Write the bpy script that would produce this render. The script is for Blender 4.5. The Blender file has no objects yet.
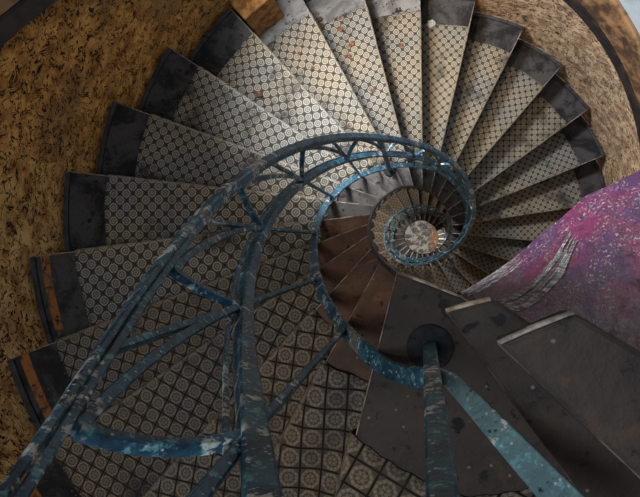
import bpy, math, random
import numpy as np
from mathutils import Vector, Matrix, noise

random.seed(7)
scene = bpy.context.scene
COL = scene.collection

# ------------------------------------------------------------------ layout constants
F = 600.0                       # focal length in pixels of the 640x497 frame
VX, VY = 420.6, 244.9           # where plumb lines meet in the frame
AX, AY = 0.0083, 0.0916         # stair axis relative to the camera
RISE, DTH, TH0, H0 = 0.17, 0.2392, -1.8289, 0.6462
ROUT, RWALL = 1.0734, 1.086
KMAX = 50
ZC = H0 + (KMAX + 1) * RISE     # camera height above the floor
D = Vector(((VX - 320) / F, -(VY - 248.5) / F, -1)).normalized()
BZ = -D
BX = Vector((1, 0, 0)); BX = (BX - BZ * BX.dot(BZ)).normalized()
BY = BZ.cross(BX)               # rows BX,BY,BZ: world axes seen in camera axes


def U(px, py, d):
    """point of the place seen at frame position px,py at depth d below the camera"""
    c = Vector(((px - 320) / F, -(py - 248.5) / F, -1))
    w = Vector((c.dot(BX), c.dot(BY), c.dot(BZ)))
    w = w * (d / -w.z)
    return Vector((w.x - AX, w.y - AY, ZC + w.z))


# ------------------------------------------------------------------ camera, world, lights, exposure
cam = bpy.data.cameras.new('camera'); camo = bpy.data.objects.new('camera', cam); COL.objects.link(camo)
cam.sensor_fit = 'HORIZONTAL'; cam.sensor_width = 36; cam.lens = F / 640 * 36
cam.clip_start = 0.01; cam.clip_end = 60
R3 = Matrix((BX, BY, BZ))       # camera -> world
camo.matrix_world = Matrix.Translation((-AX, -AY, ZC)) @ R3.to_4x4()
scene.camera = camo

world = bpy.data.worlds.new('sky'); scene.world = world; world.use_nodes = True
bg = world.node_tree.nodes['Background']
bg.inputs[0].default_value = (0.62, 0.80, 1.0, 1); bg.inputs[1].default_value = 0.22


def area(name, loc, target, size, power, color, sy=None):
    l = bpy.data.lights.new(name, 'AREA'); o = bpy.data.objects.new(name, l); COL.objects.link(o)
    l.energy = power; l.color = color; l.size = size
    if sy: l.shape = 'RECTANGLE'; l.size_y = sy
    o.location = loc
    o.rotation_euler = (Vector(target) - Vector(loc)).to_track_quat('-Z', 'Y').to_euler()
    return o


area('window_light', (-0.55, 0.84, ZC - 1.35), (0.9, 0.28, ZC - 2.65), 0.24, 29, (0.98, 0.98, 0.98), 0.45).data.spread = math.radians(112)
area('skylight', (-0.35, -0.25, ZC + 1.3), (-0.35, -0.1, 0), 0.5, 14.5, (0.92, 0.96, 1.0))
sp = bpy.data.lights.new('sunbeam', 'SPOT'); spo = bpy.data.objects.new('sunbeam', sp); COL.objects.link(spo)
sp.energy = 280; sp.color = (1.0, 0.74, 0.45); sp.spot_size = math.radians(20); sp.spot_blend = 1.0; sp.shadow_soft_size = 0.05
spo.location = (-0.70, 0.10, ZC + 0.45)
spo.rotation_euler = (Vector((-0.10, 0.70, ZC - 2.45)) - Vector(spo.location)).to_track_quat('-Z', 'Y').to_euler()
area('lower_fill_light', (-0.58, 0.80, ZC - 3.5), (0.55, -0.15, ZC - 4.6), 0.3, 17, (0.96, 0.98, 1.0))  # added fill lamp, no window here; brightens the lower right treads
area('lowest_fill_light', (-0.60, 0.80, ZC - 5.2), (0.2, 0.0, ZC - 7.0), 0.35, 17, (1.0, 0.94, 0.84))  # another added lamp without a source, lifting the deepest turns
area('floor_fill_light', (0.0, 0.0, 1.3), (0.0, 0.0, 0.0), 0.3, 7, (1.0, 0.95, 0.88))  # invented lamp low in the well, brightens the floor

scene.view_settings.view_transform = 'Standard'; scene.view_settings.look = 'None'
scene.view_settings.gamma = 1; scene.view_settings.use_curve_mapping = False
scene.view_settings.exposure = 0.12


# ------------------------------------------------------------------ materials
class NT:
    def __init__(s, name):
        s.m = bpy.data.materials.new(name); s.m.use_nodes = True; s.t = s.m.node_tree
        s.b = s.t.nodes['Principled BSDF']; s.L = s.t.links.new

    def n(s, typ, **kw):
        nd = s.t.nodes.new(typ)
        for k, v in kw.items():
            if k.startswith('i_'): nd.inputs[int(k[2:])].default_value = v
            else: setattr(nd, k, v)
        return nd

    def put(s, sock, v):
        if hasattr(v, 'links') or hasattr(v, 'is_output'): s.L(v, sock)
        else: sock.default_value = v

    def math(s, op, a, b=0.0, c=0.0):
        nd = s.n('ShaderNodeMath', operation=op)
        for i, v in enumerate((a, b, c)): s.put(nd.inputs[i], v)
        return nd.outputs[0]

    def noise(s, co, scale, detail=4, rough=0.55, dist=0.0):
        nd = s.n('ShaderNodeTexNoise'); s.L(co, nd.inputs['Vector'])
        nd.inputs['Scale'].default_value = scale; nd.inputs['Detail'].default_value = detail
        nd.inputs['Roughness'].default_value = rough; nd.inputs['Distortion'].default_value = dist
        return nd.outputs[0]

    def voro(s, co, scale, feature='F1', rnd=1.0):
        nd = s.n('ShaderNodeTexVoronoi', feature=feature); s.L(co, nd.inputs['Vector'])
        nd.inputs['Scale'].default_value = scale; nd.inputs['Randomness'].default_value = rnd
        return nd.outputs['Distance']

    def step(s, x, a, b):
        nd = s.n('ShaderNodeMapRange', interpolation_type='SMOOTHSTEP'); s.put(nd.inputs[0], x)
        nd.inputs[1].default_value = a; nd.inputs[2].default_value = b
        return nd.outputs[0]

    def mix(s, f, a, b):
        nd = s.n('ShaderNodeMix', data_type='RGBA'); s.put(nd.inputs[0], f)
        for i, v in ((6, a), (7, b)):
            if isinstance(v, tuple): nd.inputs[i].default_value = (*v, 1)
            else: s.L(v, nd.inputs[i])
        return nd.outputs[2]

    def coord(s, kind='Object', scale=None):
        o = s.n('ShaderNodeTexCoord').outputs[kind]
        if scale:
            mp = s.n('ShaderNodeMapping'); s.L(o, mp.inputs[0]); mp.inputs['Scale'].default_value = scale; o = mp.outputs[0]
        return o

    def bump(s, h, strength=0.4, dist=0.004):
        nd = s.n('ShaderNodeBump'); s.L(h, nd.inputs['Height'])
        nd.inputs['Strength'].default_value = strength; nd.inputs['Distance'].default_value = dist
        s.L(nd.outputs[0], s.b.inputs['Normal'])

    def fin(s, color, rough=0.7, metal=0.0, spec=0.5):
        if isinstance(color, tuple): s.b.inputs['Base Color'].default_value = (*color, 1)
        else: s.L(color, s.b.inputs['Base Color'])
        s.put(s.b.inputs['Roughness'], rough); s.b.inputs['Metallic'].default_value = metal
        s.b.inputs['Specular IOR Level'].default_value = spec
        return s.m


def mat_carpet(name, ringc, groundc, linec, dirty):
    t = NT(name); uv = t.coord('UV')
    sep = t.n('ShaderNodeSeparateXYZ'); t.L(uv, sep.inputs[0])
    x = t.math('FRACT', sep.outputs[0]); y = t.math('FRACT', sep.outputs[1])
    cx = t.math('ABSOLUTE', t.math('SUBTRACT', x, 0.5)); cy = t.math('ABSOLUTE', t.math('SUBTRACT', y, 0.5))
    mx = t.math('MAXIMUM', cx, cy); dg = t.math('MULTIPLY', t.math('ADD', cx, cy), 0.72)
    r = t.math('MAXIMUM', mx, dg)                                    # octagon distance
    ring = t.math('MULTIPLY', t.step(r, 0.285, 0.315), t.math('SUBTRACT', 1.0, t.step(r, 0.42, 0.45)))
    r2 = t.math('SQRT', t.math('ADD', t.math('MULTIPLY', cx, cx), t.math('MULTIPLY', cy, cy)))
    ang = t.math('ARCTAN2', t.math('SUBTRACT', y, 0.5), t.math('SUBTRACT', x, 0.5))
    pet = t.math('COSINE', t.math('MULTIPLY', ang, 8.0))
    flower = t.math('SUBTRACT', 1.0, t.step(t.math('SUBTRACT', r2, t.math('MULTIPLY', pet, 0.04)), 0.20, 0.225))
    ring = t.math('MULTIPLY', ring, t.math('MULTIPLY_ADD', t.step(t.math('COSINE', t.math('MULTIPLY', ang, 12.0)), -0.7, -0.1), 0.45, 0.55))
    dot = t.math('SUBTRACT', 1.0, t.step(r2, 0.035, 0.055))
    mn = t.math('MINIMUM', cx, cy)
    cross = t.math('MULTIPLY', t.math('SUBTRACT', 1.0, t.step(mn, 0.012, 0.03)), t.math('SUBTRACT', 1.0, t.step(r2, 0.16, 0.2)))
    light = t.math('MAXIMUM', ring, t.math('MULTIPLY', t.math('SUBTRACT', flower, t.math('MAXIMUM', dot, cross)), 0.75))
    cell = t.math('SUBTRACT', 1.0, t.step(mx, 0.44, 0.47))
    obj = t.coord('Object')
    wv = t.noise(obj, 900, 2, 0.7)
    weave = t.math('MULTIPLY_ADD', wv, 1.3, 0.35)
    dirt = t.noise(obj, 7, 5, 0.65)
    ground = t.mix(cell, linec, groundc)
    c = t.mix(light, ground, ringc)
    wear = t.n('ShaderNodeAttribute', attribute_name='wear').outputs['Fac']
    wn = t.math('MULTIPLY', wear, t.math('MULTIPLY_ADD', t.noise(obj, 150, 3), 1.6, -0.15))
    c = t.mix(wn, c, (0.40, 0.36, 0.29))
    c = t.mix(t.math('MULTIPLY', t.step(dirt, 0.50, 0.72), dirty), c, (0.04, 0.036, 0.036))
    hue = t.mix(t.step(t.noise(obj, 3, 3), 0.4, 0.62), (1.0, 0.95, 0.86), (0.80, 0.86, 0.95))
    ml = t.n('ShaderNodeMix', data_type='RGBA', blend_type='MULTIPLY'); ml.inputs[0].default_value = 1
    t.L(c, ml.inputs[6]); t.L(hue, ml.inputs[7])
    ml2 = t.n('ShaderNodeMix', data_type='RGBA', blend_type='MULTIPLY'); ml2.inputs[0].default_value = 0.8
    cb = t.n('ShaderNodeCombineColor')
    for i in range(3): t.L(weave, cb.inputs[i])
    t.L(ml.outputs[2], ml2.inputs[6]); t.L(cb.outputs[0], ml2.inputs[7])
    h = t.math('ADD', t.math('MULTIPLY', light, 0.6), wv)
    t.bump(h, 0.6, 0.002)
    return t.fin(ml2.outputs[2], 0.95, 0, 0.1)


def mat_wood(name, a, b, rust, edge=True, rustband=True, edge_a=(0.05, 0.048, 0.05), edge_b=(0.010, 0.0095, 0.011)):
    t = NT(name); o = t.coord('Object')
    sep = t.n('ShaderNodeSeparateXYZ'); t.L(o, sep.inputs[0])
    rad = t.math('SQRT', t.math('ADD', t.math('MULTIPLY', sep.outputs[0], sep.outputs[0]), t.math('MULTIPLY', sep.outputs[1], sep.outputs[1])))
    n1 = t.noise(o, 9, 6, 0.65, 0.6); n2 = t.noise(o, 60, 5, 0.7); n3 = t.noise(o, 22, 4, 0.6, 1.5)
    c = t.mix(t.step(n1, 0.35, 0.65), a, b)
    c = t.mix(t.math('MULTIPLY', t.step(n3, 0.56, 0.7), 0.7), c, rust)
    if edge:                                                         # grey slate-like board at the wall side
        g = t.mix(t.step(n1, 0.42, 0.6), edge_a, edge_b)
        c = t.mix(t.step(rad, 0.5, 0.6), c, g)
    if rustband:
        bnd = t.math('MULTIPLY', t.step(t.math('MULTIPLY_ADD', n1, 0.012, rad), 1.022, 1.027), t.math('SUBTRACT', 1.0, t.step(rad, 1.042, 1.046)))
        c = t.mix(t.math('MULTIPLY', bnd, t.step(n3, 0.36, 0.52)), c, (0.26, 0.095, 0.025))
    c = t.mix(t.step(n2, 0.57, 0.68), c, (0.012, 0.011, 0.011))
    c = t.mix(t.math('SUBTRACT', 1.0, t.step(t.noise(o, 28, 3, 0.6), 0.33, 0.38)), c, (0.010, 0.009, 0.010))
    c = t.mix(t.math('SUBTRACT', 1.0, t.step(t.voro(o, 55), 0.05, 0.11)), c, (0.16, 0.15, 0.14))
    t.bump(t.math('ADD', n2, n1), 0.5, 0.004)
    return t.fin(c, t.math('MULTIPLY_ADD', n1, 0.4, 0.45), 0, 0.25)


def mat_simple(name, a, b, scale=30, rough=0.6, metal=0.0, bump=0.3, lo=0.4, hi=0.62):
    t = NT(name); o = t.coord('Object'); n = t.noise(o, scale, 5, 0.65)
    t.bump(n, bump, 0.003)
    return t.fin(t.mix(t.step(n, lo, hi), a, b), rough, metal)


def mat_paint(name='chipped_blue_paint', ca=(0.006, 0.036, 0.078), cb=(0.032, 0.155, 0.255)):
    t = NT(name); o = t.coord('Object')
    n1 = t.noise(o, 26, 5, 0.65, 0.5); n2 = t.noise(o, 110, 4, 0.7); n3 = t.noise(o, 13, 4, 0.5, 1.0)
    c = t.mix(t.step(n1, 0.35, 0.65), ca, cb)
    c = t.mix(t.step(n2, 0.54, 0.66), c, (0.16, 0.42, 0.50))
    chip = t.math('MULTIPLY', t.step(n3, 0.56, 0.60), t.step(n2, 0.47, 0.54))
    c = t.mix(chip, c, (0.62, 0.72, 0.74))
    c = t.mix(t.math('MULTIPLY', t.step(n3, 0.64, 0.67), 0.8), c, (0.26, 0.25, 0.22))
    c = t.mix(t.math('SUBTRACT', 1.0, t.step(t.voro(o, 150), 0.12, 0.2)), c, (0.45, 0.55, 0.56))
    c = t.mix(t.math('SUBTRACT', 1.0, t.step(n2, 0.30, 0.40)), c, (0.008, 0.012, 0.018))
    t.bump(t.math('ADD', n2, chip), 0.6, 0.002)
    return t.fin(c, t.math('MULTIPLY_ADD', n2, 0.5, 0.2), 0, 0.5)


def mat_wall():
    t = NT('stained_wallpaper'); uv = t.coord('UV'); o = t.coord('Object')
    n1 = t.noise(o, 2.2, 6, 0.65); n2 = t.noise(uv, 14, 6, 0.75); n3 = t.noise(uv, 24, 4, 0.6, 1.8); n4 = t.noise(uv, 15, 5, 0.7, 2.5)
    c = t.mix(t.step(n2, 0.36, 0.64), (0.32, 0.135, 0.032), (0.80, 0.42, 0.12))
    c = t.mix(t.step(n1, 0.50, 0.68), c, (0.30, 0.16, 0.065))
    sep = t.n('ShaderNodeSeparateXYZ'); t.L(o, sep.inputs[0])
    east = t.step(sep.outputs[0], -0.15, 0.5)                        # the east half is stained browner and greyer
    east_c = t.mix(t.step(n2, 0.38, 0.62), (0.30, 0.21, 0.14), (0.70, 0.54, 0.38))
    c = t.mix(t.math('MULTIPLY', east, 0.85), c, east_c)
    sw = t.math('MULTIPLY', t.math('SUBTRACT', 1.0, t.step(sep.outputs[1], -0.25, 0.35)), t.math('SUBTRACT', 1.0, east))
    c = t.mix(t.math('MULTIPLY', sw, 0.8), c, t.mix(t.step(n2, 0.36, 0.62), (0.42, 0.22, 0.07), (0.88, 0.60, 0.27)))
    ridge = t.math('ABSOLUTE', t.math('SUBTRACT', n3, 0.5))
    stroke = t.math('MULTIPLY', t.math('SUBTRACT', 1.0, t.step(ridge, 0.016, 0.042)), t.step(n4, 0.46, 0.51))
    c = t.mix(stroke, c, (0.018, 0.014, 0.012))
    sp_ = t.math('MULTIPLY', t.math('SUBTRACT', 1.0, t.step(t.noise(uv, 95, 4, 0.75), 0.33, 0.38)), 0.85)
    c = t.mix(sp_, c, (0.03, 0.022, 0.016))
    t.bump(t.math('SUBTRACT', n2, t.math('MULTIPLY', stroke, 0.5)), 0.8, 0.01)
    return t.fin(c, 0.85, 0, 0.2)


def mat_purple():
    t = NT('crumbling_purple_paint'); o = t.coord('UV')
    n1 = t.noise(o, 5, 5, 0.6, 0.8); n2 = t.noise(o, 38, 5, 0.75, 0.6); n3 = t.noise(o, 120, 3, 0.7); n4 = t.noise(o, 10, 4, 0.6)
    c = t.mix(t.step(n1, 0.42, 0.58), (0.15, 0.018, 0.075), (0.075, 0.022, 0.095))
    c = t.mix(t.step(n2, 0.52, 0.62), c, (0.055, 0.015, 0.045))
    c = t.mix(t.math('MULTIPLY', t.math('SUBTRACT', 1.0, t.step(n2, 0.36, 0.42)), 0.7), c, (0.24, 0.06, 0.12))
    crust = t.math('MULTIPLY', t.step(n3, 0.565, 0.60), t.step(n4, 0.43, 0.54))
    c = t.mix(crust, c, (0.55, 0.58, 0.52))
    c = t.mix(t.math('MULTIPLY', t.step(n3, 0.62, 0.66), 0.85), c, (0.015, 0.012, 0.015))
    t.bump(t.math('ADD', t.math('MULTIPLY', crust, 0.5), n2), 0.9, 0.012)
    return t.fin(c, t.math('MULTIPLY_ADD', n3, 0.6, 0.1), 0, 0.5)


def mat_floor():
    t = NT('stained_stone'); o = t.coord('Object')
    n1 = t.noise(o, 7, 6, 0.7, 1.5); n2 = t.noise(o, 18, 6, 0.7, 0.5)
    c = t.mix(t.step(n1, 0.44, 0.56), (0.12, 0.12, 0.125), (0.62, 0.60, 0.57))
    sep = t.n('ShaderNodeSeparateXYZ'); t.L(o, sep.inputs[0])
    rs = t.math('MULTIPLY', t.step(sep.outputs[0], 0.10, 0.19), t.step(n2, 0.42, 0.52))
    c = t.mix(rs, c, (0.50, 0.24, 0.09))
    t.bump(n1, 0.4, 0.02)
    return t.fin(c, 0.7)


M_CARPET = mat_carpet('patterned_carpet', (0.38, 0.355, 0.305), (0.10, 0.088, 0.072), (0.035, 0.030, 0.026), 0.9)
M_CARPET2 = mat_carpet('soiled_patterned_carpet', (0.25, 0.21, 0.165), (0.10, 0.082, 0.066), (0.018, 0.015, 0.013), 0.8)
M_WOODW = mat_wood('brown_worn_wood', (0.055, 0.031, 0.022), (0.16, 0.082, 0.046), (0.27, 0.105, 0.035))
M_WOODD = mat_wood('dark_worn_wood', (0.030, 0.025, 0.023), (0.058, 0.046, 0.040), (0.075, 0.048, 0.034), edge=False, rustband=False)
M_WOODG = mat_wood('grey_worn_wood', (0.045, 0.042, 0.041), (0.115, 0.108, 0.098), (0.09, 0.06, 0.04), rustband=False)
M_WOODP = mat_wood('sunlit_grey_wood', (0.05, 0.048, 0.047), (0.125, 0.118, 0.108), (0.10, 0.07, 0.05), rustband=False, edge_a=(0.20, 0.20, 0.20), edge_b=(0.10, 0.10, 0.105))  # paler copy of the grey wood; sunlight on these treads put into the colour
M_NOSE = mat_simple('pale_rubbed_wood', (0.16, 0.11, 0.075), (0.50, 0.40, 0.30), 45, 0.5)
M_NOSEG = mat_simple('grey_rubbed_wood', (0.16, 0.15, 0.14), (0.42, 0.40, 0.36), 45, 0.5)
M_NOSED = mat_simple('dark_rubbed_wood', (0.03, 0.025, 0.022), (0.14, 0.11, 0.09), 25, 0.6)
M_DARK = mat_simple('black_edge_board', (0.010, 0.011, 0.014), (0.035, 0.037, 0.045), 30, 0.55)
M_RISER = mat_simple('dark_riser_board', (0.016, 0.014, 0.013), (0.045, 0.036, 0.03), 20, 0.7)
M_PAINT = mat_paint()
M_PAINT2 = mat_paint('rubbed_pale_blue_paint', (0.10, 0.20, 0.23), (0.20, 0.33, 0.35))
M_PLATE = mat_simple('black_iron', (0.004, 0.006, 0.008), (0.014, 0.02, 0.026), 60, 0.85, 0)
M_WALL = mat_wall()
M_RAILW = mat_simple('dark_wall_moulding', (0.010, 0.010, 0.014), (0.035, 0.026, 0.022), 14, 0.5)
M_DADO = mat_simple('brown_wall_moulding', (0.06, 0.034, 0.020), (0.34, 0.19, 0.09), 10, 0.6, 0, 0.8)
M_UPPER = mat_simple('grey_blue_plaster', (0.26, 0.33, 0.38), (0.36, 0.43, 0.48), 5, 0.8)
M_PURPLE = mat_purple()
M_FIBRE = mat_simple('white_torn_fibre', (0.12, 0.12, 0.125), (0.48, 0.48, 0.48), 60, 0.9)
M_FLOOR = mat_floor()
M_LEAF = mat_simple('dry_orange_leaf', (0.08, 0.03, 0.010), (0.22, 0.085, 0.025), 120, 0.8)
M_LEAFB = mat_simple('dry_brown_leaf', (0.06, 0.03, 0.014), (0.16, 0.08, 0.04), 120, 0.8)
M_PLASTER = mat_simple('pale_plaster_flake', (0.30, 0.36, 0.37), (0.62, 0.68, 0.68), 120, 0.8)
M_BRICK = mat_simple('orange_plaster', (0.16, 0.065, 0.015), (0.38, 0.18, 0.045), 30, 0.85, 0, 0.7)


# ------------------------------------------------------------------ mesh helpers
def build(name, verts, faces, mat, parent=None, smooth=False, uvs=None, attr=None, bevel=None):
    me = bpy.data.meshes.new(name); me.from_pydata([tuple(v) for v in verts], [], faces); me.update()
    me.materials.append(mat)
    if smooth:
        for p in me.polygons: p.use_smooth = True
    if uvs is not None:
        ul = me.uv_layers.new(name='UVMap')
        for lp in me.loops: ul.data[lp.index].uv = uvs[lp.vertex_index]
    if attr is not None:
        a = me.attributes.new('wear', 'FLOAT', 'POINT'); a.data.foreach_set('value', attr)
    o = bpy.data.objects.new(name, me); COL.objects.link(o)
    if bevel:
        b = o.modifiers.new('bevel', 'BEVEL'); b.width = bevel; b.segments = 2; b.limit_method = 'ANGLE'
    if parent: o.parent = parent
    return o


def empty(name, label, cat, group=None, loc=(0, 0, 0)):
    o = bpy.data.objects.new(name, None); COL.objects.link(o); o.empty_display_size = 0.1; o.location = loc
    o['label'] = label; o['category'] = cat
    if group: o['group'] = group
    return o


def prism(poly, ztop, th):
    """closed slab from a plan outline"""
    n = len(poly)
    v = [(x, y, ztop) for x, y in poly] + [(x, y, ztop - th) for x, y in poly]
    f = [list(range(n)), list(range(2 * n - 1, n - 1, -1))]
    f += [[i, i + n, (i + 1) % n + n, (i + 1) % n] for i in range(n)]
    a = sum(poly[i][0] * poly[(i + 1) % n][1] - poly[(i + 1) % n][0] * poly[i][1] for i in range(n))
    if a < 0: f = [q[::-1] for q in f]
    return v, f


def sweep(points, frames, prof, caps=True, closed=False):
    """sweep a 2-D profile (list of (a,b)) along points; frames = (A,B) vectors per point; prof may be a callable of index"""
    v, f = [], []; m = None
    for i, (p, (A, B)) in enumerate(zip(points, frames)):
        pr = prof(i) if callable(prof) else prof
        m = len(pr)
        for a, b in pr: v.append(p + A * a + B * b)
    n = len(points)
    for i in range(n - 1):
        for j in range(m):
            k = (j + 1) % m
            f.append([i * m + j, i * m + k, (i + 1) * m + k, (i + 1) * m + j])
    if caps:
        f.append(list(range(m))[::-1]); f.append([(n - 1) * m + j for j in range(m)])
    return v, f


def rect(w, h, c=0.25):
    """chamfered rectangle profile"""
    a, b = w / 2, h / 2; e = min(a, b) * c
    return [(a, -b + e), (a, b - e), (a - e, b), (-a + e, b), (-a, b - e), (-a, -b + e), (-a + e, -b), (a - e, -b)]


def theta(k): return TH0 - k * DTH
def zk(k): return ZC - H0 - k * RISE


def rin(k): return float(np.interp(k, [0, 5, 8, 10, 14, 17, 22, 28, 30, 36, 42, 47, 52], [0.132, 0.134, 0.143, 0.157, 0.168, 0.176, 0.172, 0.164, 0.164, 0.19, 0.22, 0.242, 0.26]))


def P(r, th, z): return Vector((r * math.cos(th), r * math.sin(th), z))


# ------------------------------------------------------------------ the setting: wall, floor, mouldings
def struct(o):
    o['kind'] = 'structure'; return o


NS = 120
def zsplit(k):                       # height of the wall moulding following the stair
    off = float(np.interp(k, [-6, 5, 8, 13, 15, 18, 42], [0.58, 0.58, 0.57, 0.50, 0.55, 0.58, 0.6]))
    return zk(k) + off


def wall_band(name, mat, z0f, z1f, r0=RWALL, thick=0.05, nz=6, kk=None):
    ks = kk
    v, f, uv = [], [], []
    for i, k in enumerate(ks):
        th = theta(k); a, b = z0f(k), z1f(k)
        for j in range(nz + 1):
            z = a + (b - a) * j / nz
            v.append(P(r0, th, z)); uv.append((-th * r0, z))
        v.append(P(r0 + thick, th, b)); uv.append((-th * r0, b))
        v.append(P(r0 + thick, th, a)); uv.append((-th * r0, a))
    m = nz + 3
    for i in range(len(ks) - 1):
        for j in range(m):
            q = [i * m + j, i * m + (j + 1) % m, (i + 1) * m + (j + 1) % m, (i + 1) * m + j]
            f.append(q[::-1])
    f.append(list(range(m))); f.append([(len(ks) - 1) * m + j for j in range(m)][::-1])
    return struct(build(name, v, f, mat, uvs=uv))


FULL = 2 * math.pi / DTH
kring = np.linspace(0, FULL, 121)
TOPZ = ZC + 0.55
struct_wall = wall_band('wall_round', M_WALL, lambda k: 0.0, lambda k: TOPZ, nz=40, kk=kring)
# moulding on the wall, following the slope of the stair
kk = np.linspace(-1, 27, 170)
def helix_rail(name, mat, z0, z1, prot):
    pts, fr = [], []
    for k in kk:
        pts.append(P(RWALL - prot / 2 + 0.002, theta(k), zsplit(k) + (z0 + z1) / 2)); t = theta(k)
        fr.append((Vector((math.cos(t), math.sin(t), 0)), Vector((0, 0, 1))))
    v, f = sweep(pts, fr, rect(prot, z1 - z0, 0.5))
    return struct(build(name, v, f, mat, smooth=False))
helix_rail('trim_1', M_RAILW, -0.03, 0.045, 0.022)
helix_rail('trim_2', M_DADO, 0.045, 0.26, 0.016)
helix_rail('trim_3', M_DADO, 0.26, 0.285, 0.026)
ku = np.linspace(11.5, 20, 60)
_up = lambda k: min(zsplit(k) + 0.285, TOPZ)
wall_band('wall_upper', M_UPPER, _up, lambda k: _up(k) + 1.1, r0=RWALL - 0.006, thick=0.008, nz=4, kk=ku)

# floor
v, f = prism([(1.2 * math.cos(a), 1.2 * math.sin(a)) for a in np.linspace(0, 2 * math.pi, 64, endpoint=False)], 0.0, 0.06)
struct(build('floor', v, f, M_FLOOR))

# ------------------------------------------------------------------ staircase
stair = empty('spiral_staircase', 'winding wooden spiral staircase curving down around an open well', 'staircase')


def step_parts(poly, z, mat, nose_a, nose_b, nose_mat, riser_h=RISE, inset=0.004):
    nr_ = max(0.0011, 0.95 * (ZC - z) / 600)
    v, f = prism(poly, z, 0.024)
    st = build('step', v, f, mat, stair, bevel=0.003)
    A, B = Vector((*nose_a, z)), Vector((*nose_b, z))
    d = (B - A).normalized(); n = Vector((-d.y, d.x, 0))              # both sides tested below
    cen = Vector((sum(p[0] for p in poly) / len(poly), sum(p[1] for p in poly) / len(poly), z))
    if (cen - A).dot(n) < 0: n = -n                                   # n points into the tread
    up = Vector((0, 0, 1))
    # riser board
    a, b = A + n * 0.012 + d * inset, B + n * 0.012 - d * 0.004
    q = [(a.x, a.y), (b.x, b.y), (b.x + n.x * 0.014, b.y + n.y * 0.014), (a.x + n.x * 0.014, a.y + n.y * 0.014)]
    v, f = prism(q, z - 0.024, riser_h - 0.024)
    build('riser', v, f, M_RISER, st)
    # pale rounded nosing
    L = (B - A).length
    pts = [A + d * (L * i / 6) - up * 0.005 + n * 0.0005 for i in range(7)]
    prof = [(math.cos(t) * nr_ * 0.8, math.sin(t) * 0.005) for t in np.linspace(0, 2 * math.pi, 9)[:-1]]
    v, f = sweep(pts, [(n, up)] * 7, prof)
    build('nosing', v, f, nose_mat, st, smooth=True)
    return st


def sector(t0, t1, ra, rb, n=10):
    ts = np.linspace(t0, t1, n + 1)
    return [(ra(t) * math.cos(t), ra(t) * math.sin(t)) for t in ts] + [(rb * math.cos(t), rb * math.sin(t)) for t in ts[::-1]]


# P: the broad step that carries the newel post
def clipR(a, b, R=ROUT):
    """end of the ray a->b on the circle R"""
    a, b = Vector(a[:2]), Vector(b[:2]); d = (b - a).normalized()
    m = a.dot(d); c = a.dot(a) - R * R
    return a + d * (-m + math.sqrt(m * m - c))


def wedge(corner_px, out0_px, out1_px, d):
    """tread from frame outline: inner corners, then the two side edges run out to the wall"""
    cs = [U(*c, d) for c in corner_px]
    e0 = clipR(cs[0], U(*out0_px, d)); e1 = clipR(cs[-1], U(*out1_px, d))
    a0, a1 = math.atan2(e0.y, e0.x), math.atan2(e1.y, e1.x)
    while a1 < a0: a1 += 2 * math.pi
    arc = [(ROUT * math.cos(a), ROUT * math.sin(a)) for a in np.linspace(a0, a1, 14)]
    return [(c.x, c.y) for c in cs[::-1]] + arc, (cs[0].x, cs[0].y), (e0.x, e0.y)


D0, D1, D2 = H0, H0 - RISE, H0 - 2 * RISE + 0.01
polyP, pa, pb = wedge([(396.5, 273), (461, 297), (484, 312)], (357, 430), (640, 520), D0)
stP = step_parts(polyP, ZC - D0, M_WOODD, pa, pb, M_NOSE)
poly1, a1, b1 = wedge([(446, 312), (490, 300), (504, 305), (540, 330)], (577, 490), (700, 400), D1)
st1 = step_parts(poly1, ZC - D1, M_WOODD, a1, b1, M_NOSED, inset=0.10)
poly2, a2, b2 = wedge([(498, 345), (575, 313), (640, 351)], (641, 480), (760, 420), D2)
st2 = step_parts(poly2, ZC - D2, M_WOODD, a2, b2, M_NOSED, inset=0.14)


def edge_nose(pxs, d, parent, mat, r=0.004):
    pts = [U(*p, d) - Vector((0, 0, 0.004)) for p in pxs]
    fr = []
    for i in range(len(pts)):
        t = (pts[min(i + 1, len(pts) - 1)] - pts[max(i - 1, 0)]).normalized()
        fr.append((Vector((-t.y, t.x, 0)), Vector((0, 0, 1))))
    prof = [(math.cos(t) * r, math.sin(t) * r * 1.3) for t in np.linspace(0, 2 * math.pi, 9)[:-1]]
    v, f = sweep(pts, fr, prof); build('end_nosing', v, f, mat, parent, smooth=True)


edge_nose([(397.5, 273), (428, 284), (461, 298), (482, 311)], D0, stP, M_NOSE, 0.0022)
edge_nose([(446, 312), (468, 305), (491, 300)], D1, st1, M_NOSE, 0.0024)
edge_nose([(499, 345), (536, 328), (575, 314)], D2, st2, M_NOSEG, 0.0018)
for k in range(1, KMAX):
    t0, t1 = theta(k), theta(k - 1) + 0.02
    ra = lambda t, k=k: rin(k - (t - theta(k)) / DTH)
    r0 = ra(t0)
    rc = ROUT - 0.0005
    if k == 10: pass
    poly = sector(t0, t1, ra, rc)
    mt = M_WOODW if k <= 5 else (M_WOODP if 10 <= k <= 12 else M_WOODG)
    na, nb = (r0 * math.cos(t0), r0 * math.sin(t0)), (rc * math.cos(t0), rc * math.sin(t0))
    st = step_parts(poly, zk(k), mt, na, nb, M_NOSE if k < 6 else M_NOSEG)
    # black board at the wall end
    ts = np.linspace(t0 + 0.002, theta(k - 1), 8)
    pts = [P(ROUT - 0.008, t, zk(k) + 0.003) for t in ts]
    v, f = sweep(pts, [(Vector((math.cos(t), math.sin(t), 0)), Vector((0, 0, 1))) for t in ts], rect(0.016, 0.014, 0.4))
    build('edge_board', v, f, M_DARK, st)

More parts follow.
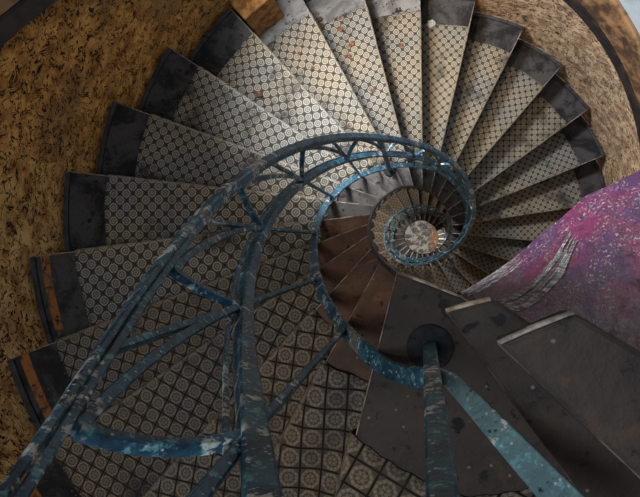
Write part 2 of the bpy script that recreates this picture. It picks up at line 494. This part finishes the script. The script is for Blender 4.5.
# inner string: iron band around the open well
ks = np.arange(0.0, KMAX - 1 + .01, 0.125)
pts, fr = [], []
for k in ks:
    t = theta(k); pts.append(P(rin(k) - 0.0035, t, zk(math.floor(k + 1e-6)) * 0.0 + zk(k) - 0.022)); fr.append((Vector((math.cos(t), math.sin(t), 0)), Vector((0, 0, 1))))
v, f = sweep(pts, fr, rect(0.005, 0.045, 0.3)); build('inner_string', v, f, M_DARK, stair, smooth=False)

# ------------------------------------------------------------------ carpet runner
runner = empty('stair_carpet', 'grey patterned stair carpet with rows of small octagonal medallions', 'carpet')
CELL = 0.029


def rci(k): return float(np.interp(k, [0, 1, 2, 3, 5, 32, 50], [0.308, 0.287, 0.272, 0.262, 0.265, 0.27, 0.34]))


def carpet_section(k):
    t0 = theta(k); t1 = theta(k - 1); ri, ro = rci(k), 0.938
    nr, na = 44, 12
    z = zk(k); v, uv, wr = [], [], []
    e = Vector((math.cos(t0), math.sin(t0), 0)); n = Vector((-e.y, e.x, 0))    # n: into the tread (ccw)
    tm = (t0 + t1) / 2
    rnd = random.Random(k); ox, oy = rnd.random(), rnd.random(); rot = math.radians(45 + rnd.uniform(-7, 7) + (24 if k < 4 else 0))
    off = Vector((0, 0, 0))
    def put(p, lx, ly, w):
        v.append(p); c, s = math.cos(rot), math.sin(rot)
        uv.append(((lx * c - ly * s) / CELL + ox, (lx * s + ly * c) / CELL + oy)); wr.append(w)
    rows = na + 1 + 6
    fr_ = [j / (na - 1) * 0.97 for j in range(na)] + [1.0]
    for i in range(nr + 1):
        r = ri + (ro - ri) * i / nr
        ylen = 0
        for j in range(na + 1):                                     # from the riser above to the nosing
            t = t1 + (t0 - t1) * fr_[j]
            rr = r + (0.0015 * math.sin(37 * t + k) if i in (0, nr) else 0)
            p = P(rr, t, z)
            h = noise.noise(Vector((p.x * 9, p.y * 9, k * 3.1))) * 0.004 + 0.005
            wrk = noise.noise(Vector((r * 16 + k, t * 1.5, 5.0)))
            if 8 < k < 13: h += max(0, wrk) ** 1.5 * 0.035 * min(1, (na - j) / 3)
            if k <= 2: h += (0.5 + 0.5 * math.sin(11 * r + 30 * (t - t0) + k * 2)) * 0.010 * min(1, (na - j) / 2.5) * (1 if k == 1 else 0.35)
            h = max(h, 0.0022)
            if j == na: h = 0.004
            lx, ly = rr * math.cos(t - tm), rr * math.sin(t - tm)
            w = (0.55 if k > 4 else 0.35) if j == na else 0
            put(p + Vector((0, 0, h)), lx, ly, w)
        base = P(r, t0, z); ly = r * math.sin(t0 - tm); lx = r * math.cos(t0 - tm)
        path = [(-0.003, 0.002, 0.5), (-0.006, -0.005, 0.1), (-0.005, -0.016, 0), (0.004, -0.030, 0), (0.008, -0.09, 0), (0.007, -RISE + 0.007, 0)]
        acc = 0; last = (0, 0.004)
        for a, b, w in path:
            acc += math.hypot(a - last[0], b - last[1]); last = (a, b)
            put(base + n * a + Vector((0, 0, b)), lx, ly - acc, w)
    f = []
    for i in range(nr):
        for j in range(rows - 1):
            a = i * rows + j; f.append([a, a + 1, a + rows + 1, a + rows])
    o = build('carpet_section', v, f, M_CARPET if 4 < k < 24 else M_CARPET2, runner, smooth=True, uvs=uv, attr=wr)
    md = o.modifiers.new('thick', 'SOLIDIFY'); md.thickness = 0.003; md.offset = -1
    return o


for k in range(1, KMAX): carpet_section(k)

# carpet on the broad step and its overhang
def carpet_broad():
    t0 = theta(0); e0 = clipR(U(446, 312, D0), U(577, 490, D0), 0.938); t1 = math.atan2(e0.y, e0.x)
    if t1 < t0: t1 += 2 * math.pi
    nr, na = 44, 40; v, uv, wr = [], [], []
    n = Vector((-math.sin(t0), math.cos(t0), 0)); rot = math.radians(45)
    rows = na + 1 + 6
    for i in range(nr + 1):
        u = i / nr
        path = []
        for j in range(na + 1):
            t = t1 + (t0 - t1) * j / na
            s = 1 - j / na
            inner = 0.308 + 0.05 * min(1, s * 2.2) + 0.001 * math.sin(90 * t)
            r = inner + (0.938 - inner) * u
            p = P(r, t, ZC - D0 + 0.004 + 0.0015 * noise.noise(Vector((r * 12, t * 4, 2))))
            v.append(p); uv.append((p.x, p.y)); wr.append(0)
        r = 0.308 + (0.938 - 0.308) * u; base = P(r, t0, ZC - D0)
        for a, b, w in [(-0.003, 0.002, 0.5), (-0.006, -0.005, 0.1), (-0.005, -0.016, 0), (0.004, -0.030, 0), (0.008, -0.09, 0), (0.007, -RISE + 0.007, 0)]:
            p = base + n * a + Vector((0, 0, b)); v.append(p); uv.append((p.x + b * .3, p.y + b)); wr.append(w)
    c, s = math.cos(0.5), math.sin(0.5)
    uv = [((x * c - y * s) / CELL, (x * s + y * c) / CELL) for x, y in uv]
    f = []
    for i in range(nr):
        for j in range(rows - 1):
            a = i * rows + j; f.append([a, a + 1, a + rows + 1, a + rows])
    o = build('carpet_section', v, f, M_CARPET2, runner, smooth=True, uvs=uv, attr=wr)
    md = o.modifiers.new('thick', 'SOLIDIFY'); md.thickness = 0.003; md.offset = -1
carpet_broad()

# ------------------------------------------------------------------ iron railing
railing = empty('iron_railing', 'chipped blue wrought iron railing with pointed arches spiralling down the stair well', 'railing')
G = (0.2332, -0.0096, 0.0159, 0.0168, 0.0186)
KN = [-2, 1, 3, 5, 7, 9, 11, 13, 16, 20, 24, 28, 34, 44]
YC = {'B': [0.009, -0.001, -0.008, -0.002, 0.006, 0.007, 0.017, 0.022, 0.017, 0.01, 0.005, 0.006, 0.035, 0.085],
      'M': [-0.009, 0.001, 0.005, 0.004, -0.004, -0.009, -0.01, -0.009, -0.007, -0.005, 0.002, 0.012, 0.048, 0.095],
      'H': [0.028, 0.013, -0.002, 0.0, 0.0, -0.015, -0.013, -0.01, -0.013, -0.002, 0.017, 0.036, 0.074, 0.113]}
DZ = {'B': 0.0218, 'M': 0.4607, 'H': 0.7723}
from functools import lru_cache


def smooth_interp(k, xs, ys):
    return sum(float(np.interp(k + d, xs, ys)) * w for d, w in ((-1.2, .2), (-.6, .2), (0, .2), (.6, .2), (1.2, .2)))


def rail_r(k, w):
    t = theta(k)
    return G[0] + G[1] * math.cos(t) + G[2] * math.sin(t) + G[3] * math.cos(2 * t) + G[4] * math.sin(2 * t) + smooth_interp(k, KN, YC[w])


def RP(k, w, dz=0.0, dr=0.0):
    return P(rail_r(k, w) + dr, theta(k), zk(k) + DZ[w] + dz)


def at_height(k, h):
    """point of the railing's surface at height h above the stair line, between its three rails"""
    hs = [DZ['B'], DZ['M'], DZ['H']]; rs = [rail_r(k, c) for c in 'BMH']
    return P(float(np.interp(h, hs, rs)), theta(k), zk(k) + h)


def frames(pts):
    fr = []
    for i in range(len(pts)):
        t = (pts[min(i + 1, len(pts) - 1)] - pts[max(i - 1, 0)]).normalized()
        A = Vector((0, 0, 1)).cross(t)
        if A.length < 0.05: A = Vector((pts[i].x, pts[i].y, 0)).cross(Vector((0, 0, 1)))
        A.normalize(); fr.append((A, t.cross(A)))
    return fr


def bar(name, pts, prof, parent=railing, mat=M_PAINT):
    v, f = sweep(pts, frames(pts), prof); return build(name, v, f, mat, parent, smooth=False)


def vbar(name, a, b, w, t, ang, parent=railing, mat=M_PAINT, segs=10):
    """upright flat bar, w across the stair, t along it"""
    A = Vector((math.cos(ang), math.sin(ang), 0)); B = Vector((-math.sin(ang), math.cos(ang), 0))
    pts = [a.lerp(b, i / segs) for i in range(segs + 1)]
    v, f = sweep(pts, [(A, B)] * len(pts), rect(w, t, 0.25)); return build(name, v, f, mat, parent)


KE = 47.0
kh = list(np.arange(1.15, KE, 0.08))
def hw(k): return float(np.interp(k, [1, 2, 3, 4, 6, 9, 40], [0.009, 0.0095, 0.0105, 0.012, 0.0145, 0.0165, 0.017]))
bar('handrail', [RP(k, 'H') for k in kh], lambda i: rect(hw(kh[i]), hw(kh[i]) * 0.55, 0.5))
bar('handrail_bar', [RP(k, 'H', -0.010 - hw(k) * 0.9, -0.001) for k in kh], lambda i: rect(hw(kh[i]) * 0.75, hw(kh[i]) * 0.6, 0.3))
km = list(np.arange(-0.2, KE, 0.08))
bar('middle_rail', [RP(k, 'M') for k in km], lambda i: rect(0.0175, float(np.interp(km[i], [1, 3, 6, 9], [0.0165, 0.015, 0.012, 0.008])), 0.2))
bar('middle_rail_bar', [RP(k, 'M', 0.045, 0.003) for k in km if k > 0.95], rect(0.0032, 0.0045, 0.3))
kb = list(np.arange(0.5, KE, 0.08))[::-1]
bpts = [RP(k, 'B', 0.004) for k in kb] + [U(365, 350, .665), U(374, 359, .640), U(385, 367, .613), U(398, 373, .585), U(412, 377, .553), U(428, 378, .525)]
bar('bottom_rail', bpts, rect(0.0185, 0.007, 0.25))
b2 = [U(438, 374, .515), U(450, 380, .492), U(475, 405, .462), U(510, 443, .43), U(560, 497, .395), U(600, 540, .365), U(660, 605, .33)]
def bw(i): return rect([0.010, 0.0125, 0.016, 0.019, 0.022, 0.024, 0.024][i], 0.006, 0.25)
bar('bottom_rail', b2, bw, mat=M_PAINT2)['label'] = 'rubbed pale blue end of the bottom rail'

# posts, with a pointed arch between each pair
PK = [0.95 + 1.75 * i for i in range(26)]
for i, k in enumerate(PK):
    thick = (i % 5 == 0) and i > 0
    lo = P(rail_r(k, 'B'), theta(k), zk(math.ceil(k)) + 0.003) if thick else at_height(k, DZ['B'] + 0.002)
    w = 0.014 if thick else 0.009
    pts = [lo] + [at_height(k, DZ['B'] + (DZ['M'] - DZ['B']) * j / 8) for j in range(1, 9)] + [at_height(k, DZ['M'] + (DZ['H'] - 0.018 - DZ['M']) * j / 6) for j in range(1, 7)]
    t = theta(k); A = Vector((math.cos(t), math.sin(t), 0)); B = Vector((-math.sin(t), math.cos(t), 0))
    v, f = sweep(pts, [(A, B)] * len(pts), rect(w, w if thick else 0.006, 0.25))
    po = build('post', v, f, M_PAINT, railing)
    if thick:
        c = Vector((lo.x, lo.y, lo.z))
        v, f = prism([(c.x + 0.026 * math.cos(a), c.y + 0.026 * math.sin(a)) for a in np.linspace(0, 2 * math.pi, 24, endpoint=False)], c.z + 0.005, 0.006)
        build('base_plate', v, f, M_PLATE, po, bevel=0.002)


def arch(ka, kb_, kmid=None):
    kmid = kmid or (ka + kb_) / 2; h0, h1 = DZ['M'] + 0.004, 0.735; Amax = math.radians(80)
    arms = []
    for s0, am in ((ka, math.radians(14)), (kb_, Amax)):
        arm = []
        for j in range(15):
            a = am * j / 14
            u = (1 - math.cos(a)) / (1 - math.cos(am)) if am > 0.5 else j / 14
            w = math.sin(a) / math.sin(am) if am > 0.5 else (j / 14) ** 0.9
            arm.append(at_height(s0 + (kmid - s0) * u, h0 + (h1 - h0) * w))
        arms.append(arm)
    v, f = [], []
    for pts in arms:
        fr = []
        for i, p in enumerate(pts):
            t = (pts[min(i + 1, len(pts) - 1)] - pts[max(i - 1, 0)]).normalized()
            A = Vector((p.x, p.y, 0)).normalized(); Bv = t.cross(A).normalized(); A = Bv.cross(t).normalized()
            fr.append((A, Bv))
        vv, ff = sweep(pts, fr, rect(0.0085, 0.0075, 0.2)); o = len(v); v += vv; f += [[q + o for q in g] for g in ff]
    build('arch', v, f, M_PAINT, railing)


for i in range(len(PK) - 1): arch(PK[i], PK[i + 1], 2.1 if i == 0 else None)
arch(PK[0] - 1.35, PK[0])

# newel post on its round plate
foot = U(430, 347, D0); foot.z = ZC - D0
top = Vector((foot.x, foot.y, ZC - 0.16))
po = vbar('newel_post', foot, top, 0.0150, 0.0135, math.radians(100))
v, f = prism([(foot.x + 0.0245 * math.cos(a), foot.y + 0.0245 * math.sin(a)) for a in np.linspace(0, 2 * math.pi, 32, endpoint=False)], foot.z + 0.006, 0.006)
build('base_plate', v, f, M_PLATE, po, bevel=0.002)
for a in (0.5, 1.6, 2.7, 3.9, 5.3):
    c = foot + Vector((0.019 * math.cos(a), 0.019 * math.sin(a), 0))
    v, f = prism([(c.x + 0.0022 * math.cos(q), c.y + 0.0022 * math.sin(q)) for q in np.linspace(0, 2 * math.pi, 8, endpoint=False)], foot.z + 0.0085, 0.003)
    build('bolt', v, f, M_PLATE, po)

# ------------------------------------------------------------------ purple crumbling plaster beside the upper steps
TOPE = [(448, 297, 1.20), (466, 290, 1.32), (490, 275, 1.46), (512, 260, 1.6), (540, 235, 1.75), (560, 219, 1.88), (585, 196, 2.0), (612, 184, 2.1), (640, 170, 2.2), (672, 150, 2.25)]
LOWE = [(462, 305, 0.80), (480, 316, 0.78), (510, 330, 0.76), (545, 352, 0.76), (580, 375, 0.78), (610, 395, 0.80), (640, 415, 0.84), (670, 430, 0.88), (710, 450, 0.92), (760, 470, 0.98)]


def lerp_row(row, s):
    x = s * (len(row) - 1); i = min(int(x), len(row) - 2); u = x - i
    return U(row[i][0], row[i][1], row[i][2]).lerp(U(row[i + 1][0], row[i + 1][1], row[i + 1][2]), u)


def purple_pt(s, t):
    a, b = lerp_row(TOPE, s), lerp_row(LOWE, s)
    p = a.lerp(b, t)
    bul = math.sin(math.pi * t) * 0.05
    g = Vector((s * 0.75, t * 0.55, 0.3))
    n1 = noise.fractal(g * 8, 1.0, 2.0, 4) * 0.02 + noise.fractal(g * 30, 1.0, 2.0, 3) * 0.007
    n2 = max(0, noise.noise(g * 75)) * 0.008
    edge = min(1, t * 8, (1 - t) * 8)
    q = p + Vector((0, 0, bul + (n1 + n2) * edge))
    r = math.hypot(q.x, q.y)
    if r > RWALL - 0.01: q.x *= (RWALL - 0.01) / r; q.y *= (RWALL - 0.01) / r
    return q


def purple():
    ns, nt = 130, 120; v, f = [], []
    for i in range(ns + 1):
        for j in range(nt + 1): v.append(purple_pt(i / ns, j / nt))
    for i in range(ns):
        for j in range(nt):
            a = i * (nt + 1) + j; f.append([a, a + 1, a + nt + 2, a + nt + 1])
    uv = [(i / ns * 0.75, j / nt * 0.55) for i in range(ns + 1) for j in range(nt + 1)]
    o = build('fallen_plaster', v, f, M_PURPLE, smooth=True, uvs=uv)
    md = o.modifiers.new('thick', 'SOLIDIFY'); md.thickness = 0.02; md.offset = -1
    o['label'] = 'crumbling purple and magenta painted plaster sloping between wall and upper steps'
    o['category'] = 'plaster'
    return o


pl = purple()


def fibres(p0, p1, n, spread, seed, bow):
    rnd = random.Random(seed); v, f = [], []
    for q in range(n):
        off = rnd.uniform(-1, 1) * spread; a0, a1 = rnd.uniform(0, .25), rnd.uniform(.7, 1)
        pts = []
        for i in range(13):
            u = a0 + (a1 - a0) * i / 12
            s = p0[0] + (p1[0] - p0[0]) * u; t = p0[1] + (p1[1] - p0[1]) * u + bow * math.sin(math.pi * u)
            fan = 1.1 - 0.5 * u
            t += off * fan + 0.008 * math.sin(9 * u + q)
            p = purple_pt(min(max(s, 0), 1), min(max(t, 0.0), 1)); p.z += 0.006 + rnd.uniform(0, 0.006)
            pts.append(p)
        r = rnd.uniform(0.0005, 0.0014)
        vv, ff = sweep(pts, frames(pts), [(math.cos(a) * r, math.sin(a) * r) for a in np.linspace(0, 2 * math.pi, 6)[:-1]])
        o = len(v); v += vv; f += [[x + o for x in g] for g in ff]
    ob = build('torn_fibres', v, f, M_FIBRE, pl, smooth=True); ob['label'] = 'pale torn fibres'; ob['kind'] = 'stuff'


fibres((0.0, 0.16), (0.36, 0.02), 22, 0.16, 3, 0.02)
fibres((0.14, 0.72), (0.58, 0.24), 34, 0.11, 4, 0.03)


# ------------------------------------------------------------------ small debris on the carpet
def tread_at(px, py):
    """first stair tread met by the line of sight"""
    for k in range(1, KMAX):
        p = U(px, py, H0 + k * RISE); r = math.hypot(p.x, p.y)
        if r > ROUT: continue
        a = math.atan2(p.y, p.x)
        while a > theta(k - 1): a -= 2 * math.pi
        if a >= theta(k) and r > 0.2: return p, k
    return None, None


def leaf(px, py, size, rot, mat, label, name='dry_leaf', cat='leaf', group='dry leaves on the carpet'):
    p, k = tread_at(px, py)
    if p is None: return
    n = 7; v = []
    for i in range(n):
        u = i / (n - 1); w = math.sin(math.pi * min(1, u * 0.96 + 0.02)) ** 0.8 * 0.36
        z = 0.25 * (2 * u - 1) ** 2
        v += [(u - .5, -w, z + 0.14), (u - .5, 0, z), (u - .5, w, z + 0.14)]
    f = []
    for i in range(n - 1):
        for j in range(2):
            a = i * 3 + j; f.append([a, a + 1, a + 4, a + 3])
    v = [Vector(q) * size for q in v]
    o = build(name, v, f, mat, None, smooth=True)
    md = o.modifiers.new('thick', 'SOLIDIFY'); md.thickness = 0.0012
    o.location = p + Vector((0, 0, 0.0095)); o.rotation_euler = (0, 0, rot)
    o['label'] = label; o['category'] = cat
    if group: o['group'] = group


LV = [(320, 20, .026, .3, 1, 'brown curled leaf at the wall edge of the sunlit carpet, upper of two touching'),
      (322.5, 26, .024, -.4, 1, 'brown leaf just below another at the wall edge of sunlit carpet'),
      (300, 54, .018, .2, 0, 'small orange leaf alone left of the sunlit patch'),
      (313, 69, .018, 1.0, 1, 'dark leaf scrap in the middle of the left sunlit step'),
      (340, 19, .015, .9, 0, 'tiny orange leaf near the top of the sunlit step'),
      (341, 30, .028, -.6, 0, 'curled orange brown leaf on the upper sunlit step'),
      (352, 45, .030, .8, 0, 'larger orange leaf at the centre of the sunlit patch'),
      (349, 57, .026, .1, 1, 'brown leaf below the larger orange one on sunlit step'),
      (373, 91, .020, .2, 0, 'yellow orange leaf low on the sunlit step by the handrail'),
      (401, 46, .024, -.5, 0, 'reddish leaf on the grey step right of the sunlit patch'),
      (260, 95, .030, .1, 1, 'dark brown leaf lying left of the sunlit patch above the handrail')]
for x_, y_, s_, r_, b_, l_ in LV: leaf(x_, y_, s_, r_, M_LEAFB if b_ else M_LEAF, l_)


def rubble(px, py, size, mat, label, name, cat, seed, dz=0.0):
    p, k = tread_at(px, py)
    if p is None: return
    rnd = random.Random(seed); v, f = [], []
    nu, nv = 10, 7
    for j in range(nv + 1):
        ph = math.pi * j / nv
        for i in range(nu):
            a = 2 * math.pi * i / nu
            d = Vector((math.sin(ph) * math.cos(a), math.sin(ph) * math.sin(a), math.cos(ph)))
            r = size * (0.75 + 0.45 * noise.noise(d * 2.2 + Vector((seed, 0, 0))))
            q = d * r; q.z = q.z * 0.5 + size * 0.35; v.append(q)
    for j in range(nv):
        for i in range(nu): f.append([j * nu + i, (j + 1) * nu + i, (j + 1) * nu + (i + 1) % nu, j * nu + (i + 1) % nu])
    o = build(name, v, f, mat); o.location = p + Vector((0, 0, dz)); o['label'] = label; o['category'] = cat


rubble(431, 25, 0.026, M_PLASTER, 'pale blue white plaster lump on carpet near the top edge', 'plaster_lump', 'plaster lump', 3, 0.004)
rubble(264, 23, 0.020, M_LEAF, 'orange red rubble lump at the wall foot beside the sunlit step', 'rubble_lump', 'rubble', 8, 0.0)
rubble(270, 20, 0.014, M_BRICK, 'small tan rubble bit right of the orange lump by the wall', 'rubble_lump', 'rubble', 11, 0.0)

# short plaster pier standing at the wall end of one step
t0, t1 = theta(9) - 0.01, theta(9) - 0.145
pier = [(0.985 * math.cos(t), 0.985 * math.sin(t)) for t in np.linspace(t0, t1, 6)] + [((RWALL + .01) * math.cos(t), (RWALL + .01) * math.sin(t)) for t in np.linspace(t1, t0, 6)]
v, f = prism(pier, zk(10) + 0.20, 0.20)
struct(build('trim_4', v, f, M_BRICK, bevel=0.006))
